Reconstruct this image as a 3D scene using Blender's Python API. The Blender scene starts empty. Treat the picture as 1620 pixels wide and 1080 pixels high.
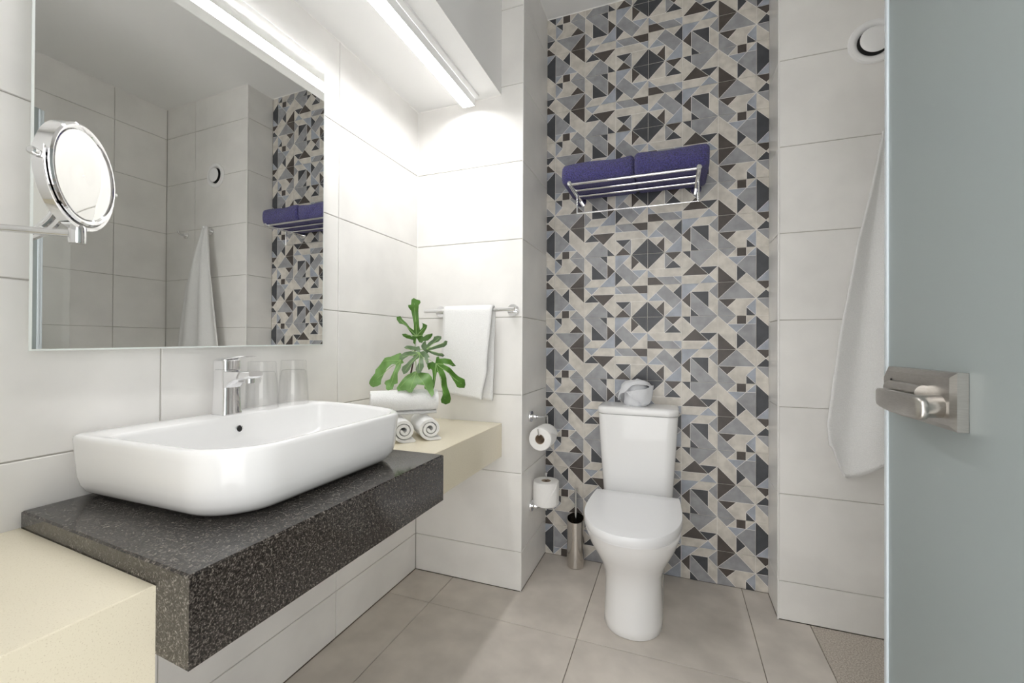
import bpy, bmesh, math, random
from mathutils import Vector, Matrix
random.seed(4)
sc = bpy.context.scene
COL = sc.collection

# ------------------------------------------------------------------ camera
CAM = Vector((1.1239, 0.0, 1.0499))
yaw, pitch, roll, FPX = -0.3601, 0.0051, 0.0050, 680.4
fw = Vector((math.sin(yaw), math.cos(yaw), 0)); rt = Vector((math.cos(yaw), -math.sin(yaw), 0)); up = Vector((0, 0, 1))
f2 = math.cos(pitch) * fw + math.sin(pitch) * up
u2 = -math.sin(pitch) * fw + math.cos(pitch) * up
r3 = math.cos(roll) * rt + math.sin(roll) * u2
u3 = -math.sin(roll) * rt + math.cos(roll) * u2
cam_d = bpy.data.cameras.new('camera'); cam = bpy.data.objects.new('camera', cam_d); COL.objects.link(cam)
cam_d.sensor_fit = 'HORIZONTAL'; cam_d.sensor_width = 36.0; cam_d.lens = FPX / 1620 * 36.0
cam_d.clip_start = 0.01
M4 = Matrix.Identity(4)
for i in range(3):
    M4[i][0] = r3[i]; M4[i][1] = u3[i]; M4[i][2] = -f2[i]; M4[i][3] = CAM[i]
cam.matrix_world = M4
sc.camera = cam

# ------------------------------------------------------------------ world (light of the hall behind the open doorway) and exposure
w = bpy.data.worlds.new('hall_light'); sc.world = w; w.use_nodes = True
bg = w.node_tree.nodes['Background']; bg.inputs[0].default_value = (1.0, 0.99, 0.975, 1); bg.inputs[1].default_value = 3.05
LAMP_STRENGTH = 42.0
sc.view_settings.view_transform = 'Standard'; sc.view_settings.look = 'None'
sc.view_settings.exposure = 0.0; sc.view_settings.gamma = 1.0; sc.view_settings.use_curve_mapping = False
sc.cycles.use_denoising = True
sc.cycles.max_bounces = 14; sc.cycles.transmission_bounces = 12; sc.cycles.glossy_bounces = 8; sc.cycles.diffuse_bounces = 10

# ------------------------------------------------------------------ materials
MATS = {}
def nmat(name):
    m = bpy.data.materials.new(name); m.use_nodes = True
    MATS[name] = m
    nt = m.node_tree
    return m, nt, nt.nodes['Principled BSDF']
def noise_col(nt, bs, c1, c2, scale, detail=4, coord='Object', lo=.35, hi=.65, stretch=None):
    tc = nt.nodes.new('ShaderNodeTexCoord'); mp = nt.nodes.new('ShaderNodeMapping')
    no = nt.nodes.new('ShaderNodeTexNoise'); no.inputs['Scale'].default_value = scale; no.inputs['Detail'].default_value = detail
    rp = nt.nodes.new('ShaderNodeValToRGB'); rp.color_ramp.elements[0].position = lo; rp.color_ramp.elements[1].position = hi
    rp.color_ramp.elements[0].color = (*c1, 1); rp.color_ramp.elements[1].color = (*c2, 1)
    src = tc.outputs[coord]
    if coord == 'World':
        pass
    if stretch: mp.inputs['Scale'].default_value = stretch
    nt.links.new(src, mp.inputs[0]); nt.links.new(mp.outputs[0], no.inputs['Vector'])
    nt.links.new(no.outputs['Fac'], rp.inputs[0]); nt.links.new(rp.outputs[0], bs.inputs['Base Color'])
    return mp, no, rp
def geo_vec(nt):
    g = nt.nodes.new('ShaderNodeNewGeometry'); return g.outputs['Position']
def bump(nt, bs, scale, strength, dist=.002, vec=None, detail=3):
    no = nt.nodes.new('ShaderNodeTexNoise'); no.inputs['Scale'].default_value = scale; no.inputs['Detail'].default_value = detail
    b = nt.nodes.new('ShaderNodeBump'); b.inputs['Strength'].default_value = strength; b.inputs['Distance'].default_value = dist
    nt.links.new(vec if vec else geo_vec(nt), no.inputs['Vector']); nt.links.new(no.outputs['Fac'], b.inputs['Height'])
    nt.links.new(b.outputs[0], bs.inputs['Normal'])
def solid(name, col, rough=.5, metal=0, ior=1.5, noise=None, bmp=None, **kw):
    m, nt, bs = nmat(name)
    bs.inputs['Base Color'].default_value = (*col, 1); bs.inputs['Roughness'].default_value = rough
    bs.inputs['Metallic'].default_value = metal; bs.inputs['IOR'].default_value = ior
    for k, v in kw.items(): bs.inputs[k].default_value = v
    if noise:
        amt, scale = noise
        mp, no, rp = noise_col(nt, bs, tuple(c * (1 - amt) for c in col), tuple(min(1, c * (1 + amt)) for c in col), scale)
        nt.links.new(geo_vec(nt), mp.inputs[0])
    if bmp: bump(nt, bs, *bmp)
    return m
solid('wall_tile', (.815, .802, .78), .32, noise=(.045, 5.0))
solid('wall_grout', (.50, .48, .45), .8)
solid('floor_tile', (.60, .555, .505), .42, noise=(.10, 7.0), bmp=(90, .06))
solid('floor_grout', (.22, .19, .16), .85)
m, nt, bs = nmat('shower_grit'); bs.inputs['Roughness'].default_value = .75
mp, no, rp = noise_col(nt, bs, (.38, .335, .285), (.62, .57, .51), 220, 3, lo=.38, hi=.62); nt.links.new(geo_vec(nt), mp.inputs[0])
bump(nt, bs, 240, .5, .002)
solid('paint_white', (.88, .88, .87), .6)
solid('soffit_white', (.87, .87, .865), .55)
solid('trim_white', (.84, .83, .81), .35)
# patterned tiles
solid('tile_line', (.86, .84, .80), .6)
for nme, c in (('L', (.60, .565, .51)), ('G', (.305, .308, .322)), ('B', (.35, .375, .43)), ('D', (.055, .058, .066)), ('K', (.073, .060, .053))):
    solid('pattern_' + nme, c, .38, noise=(.12, 26.0))
# stone
m, nt, bs = nmat('granite'); bs.inputs['Roughness'].default_value = .09; bs.inputs['IOR'].default_value = 1.5
gv = geo_vec(nt)
n0 = nt.nodes.new('ShaderNodeTexNoise'); n0.inputs['Scale'].default_value = 150; n0.inputs['Detail'].default_value = 2
n1 = nt.nodes.new('ShaderNodeTexNoise'); n1.inputs['Scale'].default_value = 350; n1.inputs['Detail'].default_value = 4; n1.inputs['Roughness'].default_value = .7
mx = nt.nodes.new('ShaderNodeMixRGB'); mx.inputs[0].default_value = .72
r1 = nt.nodes.new('ShaderNodeValToRGB')
for pos, c in ((.38, (.006, .005, .005)), (.48, (.020, .017, .015)), (.55, (.070, .061, .053)), (.64, (.24, .22, .195))):
    e = r1.color_ramp.elements.new(pos); e.color = (*c, 1)
r1.color_ramp.elements.remove(r1.color_ramp.elements[0]); r1.color_ramp.elements.remove(r1.color_ramp.elements[-1])
nt.links.new(gv, n0.inputs['Vector']); nt.links.new(gv, n1.inputs['Vector'])
nt.links.new(n0.outputs['Fac'], mx.inputs[1]); nt.links.new(n1.outputs['Fac'], mx.inputs[2]); nt.links.new(mx.outputs[0], r1.inputs[0])
nt.links.new(r1.outputs[0], bs.inputs['Base Color'])
m, nt, bs = nmat('cream_stone'); bs.inputs['Roughness'].default_value = .17
mp, no, rp = noise_col(nt, bs, (.64, .57, .43), (.775, .715, .565), 520, 2, lo=.28, hi=.40); nt.links.new(geo_vec(nt), mp.inputs[0])
solid('ceramic', (.85, .85, .85), .10, ior=1.5)
solid('toilet_plastic', (.83, .835, .85), .22)
solid('chrome', (.86, .86, .87), .045, 1)
solid('satin_chrome', (.72, .72, .72), .16, 1)
solid('dark_gap', (.015, .015, .015), .7)
m, nt, bs = nmat('brushed_steel'); bs.inputs['Metallic'].default_value = 1; bs.inputs['Roughness'].default_value = .30
mp, no, rp = noise_col(nt, bs, (.50, .478, .45), (.56, .54, .51), 90, 3, stretch=(1, 1, 10)); nt.links.new(geo_vec(nt), mp.inputs[0])
solid('polished_steel', (.70, .67, .63), .13, 1)
solid('mirror_silver', (.90, .905, .89), 0.0, 1)
solid('mirror_edge', (.80, .84, .82), .12)
solid('mirror_back', (.55, .55, .53), .5)
def cloth(name, col, scale=420, strength=.9, dist=.004, sheen=.35, amt=.12):
    m, nt, bs = nmat(name); bs.inputs['Roughness'].default_value = .95
    bs.inputs['Sheen Weight'].default_value = sheen; bs.inputs['Sheen Roughness'].default_value = .6
    mp, no, rp = noise_col(nt, bs, tuple(c * (1 - amt) for c in col), tuple(min(1, c * (1 + amt)) for c in col), scale, 3)
    nt.links.new(geo_vec(nt), mp.inputs[0])
    bump(nt, bs, scale, strength, dist)
cloth('terry_white', (.84, .84, .835), 380, .55, .004, .2, .04)
cloth('terry_purple', (.050, .043, .205), 230, 1.0, .012, .22, .55)
cloth('linen_grey', (.68, .69, .715), 900, .3, .001, .1, .06)
cloth('tissue', (.84, .83, .815), 300, .25, .002, .1, .02)
solid('cardboard', (.42, .33, .25), .85)
solid('plastic_white', (.90, .90, .90), .35)
def leafm(name, c1, c2):
    m, nt, bs = nmat(name); bs.inputs['Roughness'].default_value = .42
    mp, no, rp = noise_col(nt, bs, c1, c2, 30, 3); nt.links.new(geo_vec(nt), mp.inputs[0])
    bs.inputs['Subsurface Weight'].default_value = 0.0
leafm('leaf_green', (.048, .135, .012), (.080, .205, .022))
leafm('leaf_bright', (.10, .225, .045), (.155, .30, .080))
leafm('leaf_grey', (.075, .135, .055), (.11, .175, .080))
solid('leaf_vein', (.30, .46, .17), .5)
solid('twig', (.06, .035, .02), .8)
def thin_glass(name, tint, boost):
    m, nt, bs = nmat(name); nt.nodes.remove(bs)
    tr = nt.nodes.new('ShaderNodeBsdfTransparent'); tr.inputs[0].default_value = (*tint, 1)
    gl = nt.nodes.new('ShaderNodeBsdfGlossy'); gl.inputs['Roughness'].default_value = 0.0
    lw = nt.nodes.new('ShaderNodeLayerWeight'); lw.inputs['Blend'].default_value = .5
    pw = nt.nodes.new('ShaderNodeMath'); pw.operation = 'POWER'; pw.inputs[1].default_value = 5.0; nt.links.new(lw.outputs['Facing'], pw.inputs[0])
    fr = nt.nodes.new('ShaderNodeMath'); fr.operation = 'MULTIPLY_ADD'; fr.inputs[1].default_value = boost; fr.inputs[2].default_value = .05; nt.links.new(pw.outputs[0], fr.inputs[0])
    mx = nt.nodes.new('ShaderNodeMixShader'); nt.links.new(fr.outputs[0], mx.inputs[0]); nt.links.new(tr.outputs[0], mx.inputs[1]); nt.links.new(gl.outputs[0], mx.inputs[2])
    nt.links.new(mx.outputs[0], nt.nodes['Material Output'].inputs[0])
thin_glass('clear_glass', (.996, .996, .996), .75)
thin_glass('screen_glass', (.98, .99, .985), .7)
m, nt, bs = nmat('frosted_glass'); bs.inputs['Base Color'].default_value = (.42, .475, .475, 1); bs.inputs['Roughness'].default_value = .42
bs.inputs['Transmission Weight'].default_value = .35; bs.inputs['IOR'].default_value = 1.45
solid('door_edge', (.60, .66, .70), .12, ior=1.5)
m, nt, bs = nmat('lamp_diffuser')
bs.inputs['Base Color'].default_value = (.9, .9, .9, 1)
bs.inputs['Emission Color'].default_value = (1, .993, .985, 1); bs.inputs['Emission Strength'].default_value = LAMP_STRENGTH

# ------------------------------------------------------------------ helpers
class MB:
    def __init__(s): s.v = []; s.f = []; s.m = []
    def add(s, vs, fs, mi=0):
        o = len(s.v); s.v += [tuple(x) for x in vs]
        for f in fs: s.f.append(tuple(o + i for i in f)); s.m.append(mi)
        return s
    def box(s, x0, x1, y0, y1, z0, z1, mi=0):
        vs = [(x, y, z) for z in (z0, z1) for y in (y0, y1) for x in (x0, x1)]
        return s.add(vs, [(0, 2, 3, 1), (4, 5, 7, 6), (0, 1, 5, 4), (2, 6, 7, 3), (0, 4, 6, 2), (1, 3, 7, 5)], mi)
    def loft(s, rings, cap0=True, cap1=True, closed=True, mi=0):
        n = len(rings[0]); o = len(s.v)
        for r in rings: s.v += [tuple(x) for x in r]
        k = n if closed else n - 1
        for i in range(len(rings) - 1):
            for j in range(k):
                a = o + i * n + j; b = o + i * n + (j + 1) % n
                s.f.append((a, b, b + n, a + n)); s.m.append(mi)
        if cap0: s.f.append(tuple(o + j for j in reversed(range(n)))); s.m.append(mi)
        if cap1: s.f.append(tuple(o + (len(rings) - 1) * n + j for j in range(n))); s.m.append(mi)
        return s
    def tube(s, pts, r, n=12, caps=True, mi=0):
        pts = [Vector(p) for p in pts]; rs = r if isinstance(r, (list, tuple)) else [r] * len(pts)
        t0 = (pts[1] - pts[0]).normalized()
        a = Vector((0, 0, 1)) if abs(t0.z) < .9 else Vector((1, 0, 0))
        nrm = (a - t0 * a.dot(t0)).normalized(); rings = []
        for i, p in enumerate(pts):
            if i == 0: t = t0
            elif i == len(pts) - 1: t = (pts[i] - pts[i - 1]).normalized()
            else: t = ((pts[i] - pts[i - 1]).normalized() + (pts[i + 1] - pts[i]).normalized()).normalized()
            nrm = (nrm - t * nrm.dot(t)).normalized(); b = t.cross(nrm)
            rings.append([p + (nrm * math.cos(2 * math.pi * k / n) + b * math.sin(2 * math.pi * k / n)) * rs[i] for k in range(n)])
        return s.loft(rings, caps, caps, mi=mi)
    def lathe(s, prof, c=(0, 0, 0), axis=(0, 0, 1), n=32, mi=0, cap0=False, cap1=False):
        ax = Vector(axis).normalized(); a = Vector((0, 0, 1)) if abs(ax.z) < .9 else Vector((1, 0, 0))
        e1 = (a - ax * a.dot(ax)).normalized(); e2 = ax.cross(e1); c = Vector(c)
        rings = [[c + ax * h + (e1 * math.cos(2 * math.pi * k / n) + e2 * math.sin(2 * math.pi * k / n)) * r for k in range(n)] for r, h in prof]
        return s.loft(rings, cap0, cap1, mi=mi)
    def prism(s, poly, z0, z1, ch=0.0, mi=0):
        r0 = [(x, y, z0) for x, y in poly]
        if ch:
            ins = inset(poly, ch)
            return s.loft([r0, [(x, y, z1 - ch) for x, y in poly], [(x, y, z1) for x, y in ins]], mi=mi)
        return s.loft([r0, [(x, y, z1) for x, y in poly]], mi=mi)
    def build(s, name, mats, parent=None, smooth=None):
        me = bpy.data.meshes.new(name); me.from_pydata(s.v, [], s.f)
        for mm in (mats if isinstance(mats, (list, tuple)) else [mats]): me.materials.append(MATS[mm])
        me.polygons.foreach_set('material_index', s.m)
        bm = bmesh.new(); bm.from_mesh(me); bmesh.ops.recalc_face_normals(bm, faces=bm.faces); bm.to_mesh(me); bm.free()
        if smooth is not None:
            me.polygons.foreach_set('use_smooth', [True] * len(me.polygons)); me.set_sharp_from_angle(angle=math.radians(smooth))
        me.update()
        return link(name, me, parent)
def link(name, me, parent=None):
    o = bpy.data.objects.new(name, me); COL.objects.link(o)
    if parent is not None:
        o.parent = parent
        o.matrix_parent_inverse = parent.matrix_basis.inverted()
    return o
def inset(poly, d):
    n = len(poly); A = sum(poly[i][0] * poly[(i + 1) % n][1] - poly[(i + 1) % n][0] * poly[i][1] for i in range(n)); sg = 1 if A > 0 else -1
    out = []
    for i in range(n):
        p, q, r = Vector(poly[i - 1]), Vector(poly[i]), Vector(poly[(i + 1) % n])
        e1 = (q - p).normalized(); e2 = (r - q).normalized()
        n1 = Vector((-e1.y, e1.x)) * sg; n2 = Vector((-e2.y, e2.x)) * sg
        b = n1 + n2; k = 1 + n1.dot(n2)
        out.append(tuple(q + b * (d / max(k, .15))))
    return out
def tag(o, label, cat, group=None):
    o['label'] = label; o['category'] = cat
    if group: o['group'] = group
    return o
def thing(name, loc, label, cat, group=None):
    o = bpy.data.objects.new(name, None); COL.objects.link(o); o.location = loc; o.empty_display_size = .05
    bpy.context.view_layer.update()
    return tag(o, label, cat, group)
def struct(o): o['kind'] = 'structure'; return o
def rrect(x0, x1, y0, y1, rs, n=8):
    """rounded rectangle, ccw, rs = radii at (x0,y0),(x1,y0),(x1,y1),(x0,y1)"""
    pts = []
    for (cx, cy, a0), r in zip(((x0, y0, 180), (x1, y0, 270), (x1, y1, 0), (x0, y1, 90)), rs):
        sx = 1 if cx == x0 else -1; sy = 1 if cy == y0 else -1
        c = (cx + sx * r, cy + sy * r)
        for k in range(n + 1):
            a = math.radians(a0 + 90 * k / n); pts.append((c[0] + r * math.cos(a), c[1] + r * math.sin(a)))
    return pts

# ------------------------------------------------------------------ room shell
XC, YC, YB, XP, YR, XR, ZC, ZS = .5205, 1.724, 2.091, 1.5005, 1.912, 2.322, 2.687, 2.128
ROW = .333
ZK = [(.4953 + k) * ROW for k in range(-1, 9)]
T = .006      # tile thickness standing proud of the bed
def bed(name, x0, x1, y0, y1, z0, z1, mat='wall_grout'):
    return struct(MB().box(x0, x1, y0, y1, z0, z1).build(name, mat))
_cache = {}
def tile_mesh(w_, h_, mat, name):
    k = (round(w_, 4), round(h_, 4), mat)
    if k not in _cache:
        me = MB().prism([(0, 0), (w_, 0), (w_, h_), (0, h_)], 0, T, .0012); o = me.build(name, mat); _cache[k] = o.data
        bpy.data.objects.remove(o)
    return _cache[k]
def tile_wall(parent, org, ud, nd, us, vs, mat='wall_tile', gap=.0030, name='wall_tile', vd=(0, 0, 1)):
    """tiles on a plane: org + u*ud + v*vd, faces along nd, fronts on the plane through org"""
    U, V, N = Vector(ud), Vector(vd), Vector(nd)
    for i in range(len(us) - 1):
        for j in range(len(vs) - 1):
            u0, u1, v0, v1 = us[i] + gap / 2, us[i + 1] - gap / 2, vs[j] + gap / 2, vs[j + 1] - gap / 2
            me = tile_mesh(u1 - u0, v1 - v0, mat, name)
            o = link(name, me, parent)
            p = Vector(org) + (U * u0 + V * v0 if U.cross(V).dot(N) > 0 else U * u1 + V * v0) - N * T
            Ux = U if U.cross(V).dot(N) > 0 else -U
            m = Matrix.Identity(4)
            for r in range(3): m[r][0] = Ux[r]; m[r][1] = V[r]; m[r][2] = N[r]; m[r][3] = p[r]
            o.matrix_basis = m
def zrows(top, off=0.0):
    z = [0.0] + [k + off for k in ZK if .02 < k + off < top - .02] + [top]; return z
BD = .004    # bed lies this far behind the tile fronts
wl = bed('wall_left', -.12, -BD, 0, YC + .3, 0, ZC)
tile_wall(wl, (0, 0, 0), (0, 1, 0), (1, 0, 0), [0, .087, .6533, 1.2199, YC], zrows(ZS + .02))
wp = bed('wall_pillar', -BD, XC - BD, YC + BD, YB + .1, 0, ZC)
tile_wall(wp, (0, YC, 0), (1, 0, 0), (0, -1, 0), [0, XC], zrows(ZC))
tile_wall(wp, (XC, YC, 0), (0, 1, 0), (1, 0, 0), [.004, YB - YC], zrows(ZC))
wb = bed('wall_back', XC - BD, XP + BD, YB + BD, YB + .1, 0, ZC, 'tile_line')
wr = bed('wall_back_right', XP + BD, XR + .1, YR + BD, YB + .1, 0, ZC)
RO = -.018
tile_wall(wr, (XP, YR, 0), (1, 0, 0), (0, -1, 0), [0, .512, XR - XP], zrows(ZC, RO))
tile_wall(wr, (XP, YR, 0), (0, 1, 0), (-1, 0, 0), [.004, YB - YR], zrows(ZC, RO))
wrr = bed('wall_right', XR + BD, XR + .12, -.1, YR + BD, 0, ZC)
tile_wall(wrr, (XR, 0, 0), (0, 1, 0), (-1, 0, 0), [0, .476, 1.043, 1.61, YR], zrows(ZC, RO))
wf = MB(); wf.box(-.12, .60, -.12, -.0005, 0, ZC); wf.box(1.53, XR + .12, -.12, -.0005, 0, ZC); wf.box(.60, 1.53, -.12, -.0005, 2.09, ZC)
struct(wf.build('wall_front', 'paint_white'))
struct(MB().box(-.12, XR + .12, -.12, YB + .1, ZC, ZC + .1).build('ceiling', 'paint_white'))
struct(MB().box(0.0005, .42, 0, YC - .0005, ZS, ZC - .0005).build('ceiling_soffit', 'soffit_white'))
# corner strips and the white joint under the ceiling
struct(MB().tube([(XC - .0005, YC + .0005, 0), (XC - .0005, YC + .0005, ZC)], .0022, 8).build('trim_1', 'trim_white', smooth=40))
struct(MB().tube([(XP + .0005, YR + .0005, 0), (XP + .0005, YR + .0005, ZC)], .0032, 8).build('trim_2', 'trim_white', smooth=40))
cj = MB()
for a, b in (((0, YC, ZS), (0, 0, ZS)), ((0, YC, ZS), (.42, YC, ZS)), ((XC, YC, ZC), (XC, YB, ZC)), ((XC, YB, ZC), (XP, YB, ZC)), ((XP, YB, ZC), (XP, YR, ZC)),
             ((XP, YR, ZC), (XR, YR, ZC)), ((XR, YR, ZC), (XR, 0, ZC)), ((0, YC, ZS), (0, YC, .71))):
    cj.tube([a, b], .003, 6)
struct(cj.build('trim_3', 'trim_white', smooth=60))

# floor
fl = struct(MB().box(-.12, XR + .12, -.12, YB + .1, -.10, -.0035).build('floor', 'floor_grout'))
def floor_piece(poly, mat='floor_tile', name='floor_tile'):
    g = inset(poly, .0013)
    o = MB().prism(g, -.008, 0, .001).build(name, mat, fl); return o
xs = [0.0005, .198, .803, 1.40, 1.605]
ysn = [-.12, .32, .92, 1.52]
for i in range(4):
    for j in range(3): floor_piece([(xs[i], ysn[j]), (xs[i + 1], ysn[j]), (xs[i + 1], ysn[j + 1]), (xs[i], ysn[j + 1])])
floor_piece([(0.0005, 1.52), (.198, 1.52), (.198, YC), (0.0005, YC)])
floor_piece([(.198, 1.52), (.803, 1.52), (.803, YB), (XC, YB), (XC, YC), (.198, YC)])
floor_piece([(.803, 1.52), (1.40, 1.52), (1.40, YB), (.803, YB)])
floor_piece([(1.40, 1.52), (1.605, 1.52), (1.605, YR), (XP, YR), (XP, YB), (1.40, YB)])
for y0, y1 in ((0, .61), (.61, 1.21), (1.21, YR)):
    for x0, x1 in ((1.605, 2.0), (2.0, XR)): floor_piece([(x0, y0), (x1, y0), (x1, y1), (x0, y1)], 'shower_grit', 'shower_tile')

# patterned tiles of the back wall: 4 x 4 unit squares, w counted downwards
PAT = {
 ('S', 0): [('L', [(-2, 0), (0, 0), (0, 2)]), ('G', [(-2, 0), (0, 2), (-2, 2)]), ('D', [(-2, 2), (0, 2), (-1, 3)]), ('K', [(-1, 3), (0, 4), (-2, 4)]), ('L', [(0, 2), (0, 4), (-1, 3)]), ('L', [(-2, 2), (-1, 3), (-2, 4)])],
 ('S', 1): [('B', [(-2, 4), (0, 4), (-2, 6)]), ('D', [(0, 4), (0, 8), (-2, 6)]), ('L', [(0, 8), (-2, 8), (-2, 6)])],
 (0, 0): [('D', [(0, 0), (1, 0), (1, 1)]), ('B', [(0, 0), (1, 1), (0, 2)]), ('G', [(2, 0), (4, 0), (4, 2)]), ('K', [(3, 1), (4, 2), (2, 2)]), ('L', [(1, 0), (2, 0), (3, 1), (2, 2), (0, 2), (1, 1)]),
          ('G', [(0, 2), (4, 2), (2, 4)]), ('K', [(4, 2), (4, 4), (2, 4)]), ('L', [(0, 2), (2, 4), (0, 4)])],
 (0, 1): [('L', [(0, 4), (2, 4), (1, 5)]), ('D', [(2, 4), (2, 6), (1, 5)]), ('K', [(2, 4), (4, 4), (4, 6)]), ('G', [(0, 4), (2, 6), (1, 7), (0, 7)]), ('B', [(0, 7), (1, 7), (0, 8)]), ('B', [(2, 6), (3, 7), (1, 7)]),
          ('L', [(2, 4), (4, 6), (4, 8), (2, 6)]), ('G', [(3, 7), (4, 8), (2, 8)]), ('K', [(1, 7), (2, 7), (2, 8), (1, 8)]), ('L', [(1, 7), (1, 8), (0, 8)]), ('L', [(2, 7), (3, 7), (2, 8)])],
 (1, 0): [('L', [(4, 0), (5, 1), (5, 3), (4, 2)]), ('G', [(4, 0), (6, 0), (7, 1), (7, 3)]), ('D', [(5, 1), (7, 3), (5, 3)]), ('D', [(6, 0), (7, 0), (7, 1)]), ('L', [(7, 0), (8, 0), (8, 2), (7, 1)]), ('K', [(7, 1), (8, 2), (7, 3)]),
          ('G', [(4, 2), (5, 3), (4, 4)]), ('L', [(5, 3), (7, 3), (6, 4), (4, 4)]), ('B', [(8, 2), (8, 4), (6, 4)])],
 (1, 1): [('B', [(4, 4), (6, 4), (5, 5)]), ('L', [(4, 4), (5, 5), (4, 6)]), ('L', [(6, 4), (8, 4), (8, 5), (5, 5)]), ('D', [(4, 6), (5, 5), (6, 6)]), ('K', [(5, 5), (8, 5), (6.5, 6.5)]), ('L', [(4, 6), (6, 6), (4, 8)]),
          ('G', [(6, 6), (7, 7), (7, 8), (4, 8)]), ('D', [(7, 7), (8, 8), (7, 8)]), ('L', [(8, 5), (8, 8), (6.5, 6.5)])],
 (2, 0): [('B', [(8, 0), (10, 0), (8, 2)]), ('L', [(10, 0), (10, 2), (9, 1)]), ('G', [(9, 1), (11, 3), (10, 4), (8, 2)]), ('K', [(10, 0), (11, 1), (10, 2)]), ('D', [(10, 0), (12, 0), (12, 2)]), ('L', [(11, 1), (12, 2), (10, 2)]),
          ('B', [(10, 2), (12, 2), (11, 3)]), ('D', [(8, 2), (9, 3), (8, 4)]), ('L', [(9, 3), (10, 4), (8, 4)]), ('L', [(12, 2), (12, 4), (10, 4)])],
 (2, 1): [('B', [(8, 4), (9, 5), (8, 5)]), ('G', [(8, 4), (10, 4), (11, 5), (9, 5)]), ('K', [(10, 4), (12, 4), (12, 5), (11, 5)]), ('B', [(11, 5), (12, 5), (12, 6)]), ('L', [(8, 5), (11, 5), (12, 6), (8, 6)]),
          ('D', [(8, 6), (10, 6), (9, 7)]), ('L', [(8, 6), (9, 7), (8, 8)]), ('G', [(10, 6), (10, 8), (9, 7)]), ('K', [(9, 7), (10, 8), (8, 8)]), ('D', [(12, 6), (12, 8), (10, 8)]), ('L', [(10, 6), (12, 6), (10, 8)])],
}
UNIT = .03702; V0 = .5642; PER = .2942; WU = PER / 8
def clip(poly, ax, val, keep_less):
    out = []
    for i in range(len(poly)):
        a, b = poly[i], poly[(i + 1) % len(poly)]
        ia = (a[ax] <= val + 1e-9) if keep_less else (a[ax] >= val - 1e-9); ib = (b[ax] <= val + 1e-9) if keep_less else (b[ax] >= val - 1e-9)
        if ia: out.append(a)
        if ia != ib:
            t = (val - a[ax]) / (b[ax] - a[ax]); p = [0, 0]; p[ax] = val; p[1 - ax] = a[1 - ax] + t * (b[1 - ax] - a[1 - ax]); out.append(tuple(p))
    res = []
    for p in out:
        if not res or (Vector(p) - Vector(res[-1])).length > 1e-5: res.append(p)
    if len(res) > 1 and (Vector(res[0]) - Vector(res[-1])).length < 1e-5: res.pop()
    return res
PM = ['tile_line', 'pattern_L', 'pattern_G', 'pattern_B', 'pattern_D', 'pattern_K']; PI = {'L': 1, 'G': 2, 'B': 3, 'D': 4, 'K': 5}
_pc = {}
def pattern_tile(key, rot, wmin):
    """local x = u*UNIT from V0, local y = -w*WU, z = face"""
    k = (key, rot, wmin)
    if k in _pc: return _pc[k]
    polys = PAT[key]; col_, half = key
    if rot: polys = [(c, [(24 - u, 8 - w_) for u, w_ in p]) for c, p in polys]
    u0, u1 = ((-2, 0) if col_ == 'S' else (col_ * 4, col_ * 4 + 4)); w0, w1 = half * 4, half * 4 + 4
    if rot: u0, u1, w0, w1 = 24 - u1, 24 - u0, 8 - w1, 8 - w0
    ulo, uhi = (XC - V0) / UNIT, (XP - V0) / UNIT
    u0, u1, w0 = max(u0, ulo), min(u1, uhi), max(w0, wmin)
    b = MB()
    rc = inset([(u0 * UNIT, -w1 * WU), (u1 * UNIT, -w1 * WU), (u1 * UNIT, -w0 * WU), (u0 * UNIT, -w0 * WU)], .0012)
    b.prism(rc, -T, -.0003, .0004)
    for c, p in polys:
        p = clip(p, 0, u0, False); p = clip(p, 0, u1, True) if p else p
        p = clip(p, 1, w0, False) if p else p
        if len(p) < 3: continue
        q = [(u * UNIT, -w_ * WU) for u, w_ in p]
        if abs(sum(q[i][0] * q[(i + 1) % len(q)][1] - q[(i + 1) % len(q)][0] * q[i][1] for i in range(len(q)))) < 2e-5: continue
        q = inset(q, .00075)
        b.add([(x, y, 0.0) for x, y in q], [tuple(range(len(q)))], PI[c])
    me = bpy.data.meshes.new('pattern_tile'); me.from_pydata(b.v, [], b.f)
    for mm in PM: me.materials.append(MATS[mm])
    me.polygons.foreach_set('material_index', b.m)
    bm = bmesh.new(); bm.from_mesh(me)
    for f in bm.faces:
        if f.material_index > 0 and f.normal.z < 0: f.normal_flip()
    bm.to_mesh(me); bm.free(); me.update()
    _pc[k] = me
    return me
for k in range(10):                       # periods from the floor upwards
    ztop = (k + 1) * PER
    wmin = max(0.0, (ztop - ZC) / WU)
    for key in PAT:
        for rot in (False, True):
            half = key[1]; w1 = (8 - half * 4) if rot else half * 4 + 4
            if w1 <= wmin + .05: continue
            w0 = w1 - 4
            me = pattern_tile(key, rot, wmin if wmin > w0 else -1)
            o = link('pattern_tile', me, wb)
            m = Matrix.Identity(4); m[0][0] = 1; m[1][0] = 0; m[2][0] = 0
            m[0][1], m[1][1], m[2][1] = 0, 0, 1; m[0][2], m[1][2], m[2][2] = 0, -1, 0
            m[0][3], m[1][3], m[2][3] = V0, YB, ztop
            o.matrix_basis = m

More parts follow.
